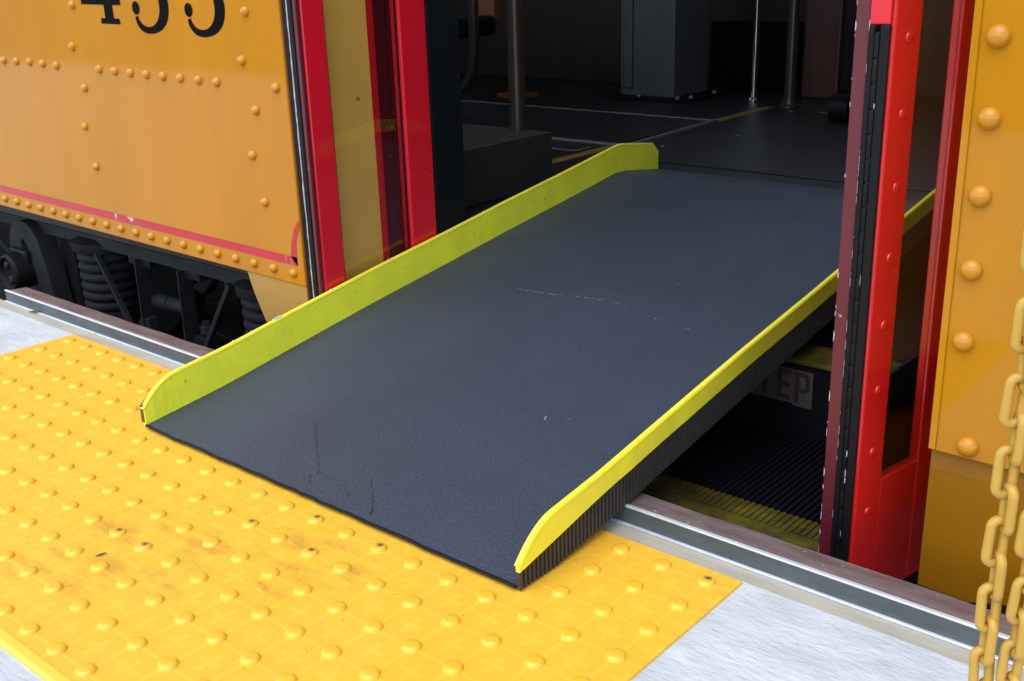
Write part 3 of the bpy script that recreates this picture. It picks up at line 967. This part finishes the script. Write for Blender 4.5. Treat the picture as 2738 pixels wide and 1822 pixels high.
# ---- black post and inner fittings
box('door_post', M['black_post'], car, -.50, -.4025, 1.0815, 1.170, -.05, 2.05, bevel=0.004)
bx = MB().box(-1.031, -.528, 1.285, 1.610, FZ + .0005, .2937)
sb = bx.build('step_box', M['box_black'], car, bevel=0.004)
box('box_top', M['box_top'], sb, -1.0305, -.5285, 1.2855, 1.6095, .2942, .2968, bevel=0.001)
fr_ = MB()
for k in range(70):
    y = 1.29 + .318 * k / 70 + rnd.uniform(-.002, .002)
    h = rnd.uniform(.001, .009) * (1 if rnd.random() < .35 else .3)
    fr_.add([(-.5272, y, .296), (-.5272, y + .0022, .296), (-.5272, y + .001, .296 - h)], [(0, 1, 2)])
fo = fr_.build('frayed_edge', M['box_top'], sb, recalc=False)
fo['kind'] = 'stuff'
def pole(x, y, z0, z1, r, m, foot=True, name='grab_pole', label=None):
    o = MB().tube([(x, y, z0), (x, y, z1)], r, 16).build(name, m, car, smooth=True, label=label)
    if foot:
        MB().lathe([(r * 2.0, 0), (r * 2.0, .005), (r * 1.35, .010), (r * 1.3, .030)], (x, y, z0), 'z', 18).build('pole_foot', m, o, smooth=True)
    return o
pole(-.618, 1.589, .297, 2.34, .0182, M['dark_pole'], False, label='dark pole standing on the black box')
pole(-.865, 3.2075, FZ, 2.34, .012, M['chrome'], label='shiny chrome grab pole')
pole(-.6745, 3.111, FZ, 2.34, .0192, M['dark_pole'], label='dark grab pole near the right wall panel')
# floor mat, trims and lines
fm = box('floor_mat', M['mat_black'], car, -3.6, -.7244, 2.1535, 2.6698, FZ + .0004, FZ + .004)
def trim(x0, x1, y0, y1):
    return box('floor_trim', M['trim'], car, x0, x1, y0, y1, FZ + .0003, FZ + .0065, bevel=0.001)
trim(-3.6, -.709, 2.6702, 2.6846)
trim(-3.6, -.709, 2.1388, 2.1530)
MB().prism([(-.6948, 2.1535), (-.6802, 2.1535), (-.709, 2.6700), (-.7239, 2.6700)], 'z', FZ + .0003, FZ + .0065).build('floor_trim', M['trim'], car)
box('floor_line', M['yellow_line'], car, -.738, -.7005, 2.691, 3.063, FZ + .0004, FZ + .002)
box('floor_line', M['yellow_line'], car, -.738, -.7005, 1.66, 2.1336, FZ + .0004, FZ + .002)
box('floor_line', M['yellow_line'], car, -.506, -.418, 2.983, 3.0, FZ + .0047, FZ + .006)
box('floor_hatch', M['trim'], car, -.86, -.765, 2.01, 2.085, FZ + .0004, FZ + .0022, bevel=0.001)
box('hatch_lid', M['floor'], car, -.85, -.775, 2.018, 2.077, FZ + .0023, FZ + .0032, bevel=0.001)
MB().prism([(-.563, 1.99), (.60, 1.99), (.60, 3.45), (-.579, 3.45)], 'z', FZ + .0003, FZ + .0045).build('floor_plate', M['floor'], car, bevel=0.001)
MB().tube([(-.39, 2.84, FZ + .047), (-.33, 2.84, FZ + .047)], .042, 18).build('tie_down_reel', M['rubber'], car, smooth=True)
for x, y in ((-.60, 2.2), (-.62, 2.75), (-.50, 2.45), (-.61, 3.0)):
    MB().lathe([(.006, 0), (.005, .0015), (.002, .002)], (x, y, FZ + .0005 if x < -.57 else FZ + .0046), 'z', 8).build('floor_screw', M['trim'], car, smooth=True)
# equipment cabinet
cab = box('cabinet', M['pillar'], car, -1.340, -1.104, 3.0474, 3.2813, FZ + .012, 1.85, bevel=0.004)
sp = MB(); sp.box(-1.322, -1.285, 3.0434, 3.0472, .2116, 1.6); sp.build('access_strip', M['pillar'], cab, bevel=0.001)
gp = MB()
for x0, x1, z0, z1 in ((-1.3252, -1.3228, .2085, 1.6), (-1.2842, -1.2818, .2085, 1.6), (-1.3252, -1.2818, .206, .2083)):
    gp.box(x0, x1, 3.0462, 3.0473, z0, z1)
gp.build('slot_gap', M['black_paint'], cab)
MB().prism([(-1.379, 3.006), (-1.057, 3.006), (-1.026, 3.063), (-1.026, 3.323), (-1.379, 3.323)], 'z', FZ + .0004, FZ + .0118).build('base_plate', M['rubber'], cab, bevel=0.002)
for x, y in ((-1.073, 3.025), (-1.047, 3.075), (-1.047, 3.24), (-1.24, 3.025)):
    MB().lathe([(.009, 0), (.009, .007), (.005, .010)], (x, y, FZ + .0119), 'z', 8).build('bolt', M['trim'], cab, smooth=True)
# seats and panels at the back
box('seat_end', M['orange_wood'], car, -1.730, -1.671, 2.845, 2.886, FZ + .02, 1.1, bevel=0.004, label='orange wooden seat end panel')
box('seat_end_foot', M['orange_wood'], car, -1.77, -1.645, 2.825, 2.925, FZ + .0003, FZ + .0195, bevel=0.003)
MB().prism([(-1.761, .457), (-1.677, .461), (-1.672, .544), (-1.707, .66), (-1.761, .66)], 'y', 2.72, 2.756).build('seat_armrest', M['orange_wood'], car, bevel=0.006)
MB().tube([(-1.499, 2.408, 1.0), (-1.494, 2.408, .555), (-1.499, 2.408, .388), (-1.515, 2.408, .3155), (-1.546, 2.408, .269), (-1.60, 2.408, .243), (-1.728, 2.408, .238)], .018, 12).build(
    'seat_frame', M['dark_pole'], car, smooth=True)
MB().tube([(-1.80, 2.408, .238), (-1.77, 2.44, FZ + .001)], .015, 10).build('seat_leg', M['dark_pole'], car, smooth=True)
box('seat_cushion', M['black_post'], car, -2.3, -1.62, 2.35, 2.67, .42, .49, bevel=0.015)
MB().tube([(-1.426, 3.34, FZ + .06), (-1.426, 3.37, FZ + .12), (-1.426, 3.41, FZ + .15), (-1.426, 3.46, FZ + .13), (-1.426, 3.49, FZ + .05)], .008, 8).build('cable_loop', M['rubber'], car, smooth=True)
box('wall_locker', M['black_paint'], car, -1.229, -.875, 3.51, 3.5995, FZ + .001, .4174, bevel=0.004)
box('partition_panel', M['red_wood'], car, -.746, -.610, 3.344, 3.38, FZ + .0005, 1.9, bevel=0.004, label='red brown wooden partition panel')
box('partition_panel', M['brown_wood'], car, -2.746, -1.457, 3.43, 3.46, FZ + .0005, 1.5, bevel=0.004, label='dark brown wooden partition panel')
# ---- running gear under the left panel
bg_ = MB().prism([(-2.6, .025), (-.72, .025), (-.72, .056), (-2.6, .056)], 'y', .93, .99)
bog = bg_.build('bogie_frame', M['bogie_light'], car, bevel=0.003)
for x0, x1 in ((-1.335, -1.24), (-1.12, -1.035), (-.94, -.86)):
    box('gusset', M['bogie'], bog, x0, x1, .934, .98, .006, .0245, bevel=0.002)
arch = []
for k in range(9):
    a = math.pi * (1 - k / 8 * 0.98)
    arch.append((-1.805 + .085 * math.cos(a), -.016 + .075 * math.sin(a)))
arch += [(-1.700, -.08), (-1.683, -.19)]
inn = [(-1.752, -.19), (-1.770, -.08), (-1.785, -.02), (-1.800, .002), (-1.815, .006), (-1.822, -.004), (-1.822, -.03), (-1.888, -.03)]
MB().prism(arch + inn, 'y', .90, .955).build('axle_arch', M['bogie_light'], bog, bevel=0.004)
ax = MB().lathe([(.050, .06), (.052, .0), (.050, -.03), (.046, -.034), (.040, -.034), (.038, -.028), (.001, -.028)], (-1.822, .885, -.078), 'y', 28)
axo = ax.build('axle_box', M['bogie'], bog, smooth=True)
MB().tube([(-1.822 + .0445 * math.cos(2 * math.pi * k / 32), .8505, -.078 + .0445 * math.sin(2 * math.pi * k / 32)) for k in range(32)], .0028, 6, True).build('cap_rim', M['bogie_light'], axo, smooth=True)
for x, z, r in ((-1.828, -.058, .010), (-1.815, -.098, .012)):
    MB().lathe([(r, .006), (r, 0), (r * .6, -.004)], (x, .852, z), 'y', 10).build('cap_bolt', M['bogie_light'], axo, smooth=True)
box('axle_yoke', M['bogie'], bog, -1.872, -1.775, .885, .95, -.055, -.02, bevel=0.006)
def bell(cx, cy, r):
    pr = [(r * .80, .045), (r * 1.05, .036), (r * 1.05, .018), (r * 1.0, .010)]
    z = .006
    for k in range(6):
        pr += [(r * .86, z), (r * .93, z - .006), (r * .95, z - .013), (r * .92, z - .020), (r * .84, z - .0245)]
        z -= .0255
    pr += [(r * .95, z), (r * .97, z - .02), (r * .95, -.24)]
    return MB().lathe(pr, (cx, cy, 0), 'z', 28).build('air_spring', M['bellows'], bog, smooth=True)
bell(-1.515, .985, .085)
bell(-.815, .985, .085)
def flat(p0, p1, wd, y0, y1, name='brace_bar', m='bogie_light'):
    d = Vector((p1[0] - p0[0], p1[1] - p0[1])).normalized()
    nx, nz = -d.y * wd / 2, d.x * wd / 2
    return MB().prism([(p0[0] + nx, p0[1] + nz), (p1[0] + nx, p1[1] + nz), (p1[0] - nx, p1[1] - nz), (p0[0] - nx, p0[1] - nz)], 'y', y0, y1).build(name, M[m], bog, bevel=0.001)
flat((-1.470, .026), (-1.315, -.20), .009, .915, .929)
flat((-1.281, .026), (-1.287, -.30), .005, .918, .958)
flat((-1.099, .026), (-1.106, -.30), .005, .918, .958)
flat((-.897, .026), (-1.06, -.20), .012, .915, .929)
flat((-2.06, .026), (-1.905, -.08), .009, .915, .929)
MB().tube([(-1.282, .965, -.088), (-1.222, .965, -.087)], .0185, 18).build('damper', M['bogie_light'], bog, smooth=True)
MB().tube([(-1.219, .965, -.087), (-1.14, .965, -.085)], .0175, 18).build('damper', M['bogie_light'], bog, smooth=True)
MB().tube([(-1.14, .965, -.085), (-1.115, .965, -.085)], .010, 12).build('damper_rod', M['bogie'], bog, smooth=True)
MB().prism([(-1.21, -.06), (-1.12, .01), (-1.09, .0), (-1.16, -.07)], 'y', 1.02, 1.05).build('damper_arm', M['bogie'], bog, bevel=0.003)
MB().prism([(-1.33, -.16), (-1.30, -.125), (-1.270, -.125), (-1.262, -.22), (-1.33, -.22)], 'y', .925, .955).build('bracket', M['bogie_light'], bog, bevel=0.003)
MB().prism([(-1.24, -.13), (-1.0, -.155), (-1.0, -.26), (-1.24, -.26)], 'y', 1.0, 1.06).build('brake_beam', M['bogie'], bog, bevel=0.004)
MB().lathe([(.016, 0), (.016, .016), (.010, .018), (.010, .03)], (-1.052, .95, -.125), 'z', 6).build('bolt', M['bogie_light'], bog)
MB().prism([(-1.095, -.16), (-1.07, -.128), (-1.03, -.128), (-1.012, -.17), (-1.012, -.24), (-1.095, -.24)], 'y', .925, .97).build('bracket', M['bogie'], bog, bevel=0.004)
box('wheel_guard', M['bogie'], bog, -1.72, -1.655, .96, .99, -.24, .03, bevel=0.004)
MB().lathe([(.33, -.03), (.33, .03), (.29, .035), (.06, .03)], (-1.83, 1.25, -.03), 'y', 40).build('wheel', M['bogie'], bog, smooth=True)
box('underframe', M['black_paint'], car, lx0, WX0 - .01, 1.03, 3.57, .05, .0995)
box('far_skirt', M['black_paint'], car, lx0, 1.36, 3.58, 3.60, -.34, -.051)
box('under_baffle', M['black_paint'], car, lx0, 1.36, 1.75, 1.79, -.34, .0595)

# ================================================================== CHAIN
chn = thing('plastic_chain', 'yellow plastic barrier chain hanging double in front of the right side panel', 'chain', (.884, .40, 0))
WR, PT = .0041, .0305
lk = None
def link_mesh():
    a, hl = .0060, (.0305 + 4 * WR) / 2 - WR - .0060
    pts = []
    for k in range(9):
        t = math.pi * k / 8
        pts.append((a * math.cos(t), 0, hl + a * math.sin(t)))
    for k in range(9):
        t = math.pi + math.pi * k / 8
        pts.append((a * math.cos(t), 0, -hl + a * math.sin(t)))
    return pts
r3 = random.Random(11)
def strand(x, y, ztop, yaw0, first, zend=.004):
    global lk
    z, k = ztop, first
    while z > zend + .02:
        c = (x + (.0018 if k % 2 else -.0018) + r3.uniform(-.0012, .0012), y + r3.uniform(-.001, .001), z)
        if lk is None:
            b = MB().tube([(c[0] + p[0], c[1] + p[1], c[2] + p[2]) for p in link_mesh()], WR, 12, True)
            o = b.build('link', M['chain'], chn, smooth=True, origin=c)
            lk = o.data
        else:
            o = link('link', lk, c, chn)
        o.rotation_euler = (r3.uniform(-.05, .05), r3.uniform(-.06, .06), yaw0 + (math.pi / 2 if k % 2 else 0) + r3.uniform(-.12, .12))
        z -= PT
        k += 1
strand(.8860, .400, 1.034, R(38), 0)
strand(.9085, .402, 1.018, R(38), 1)
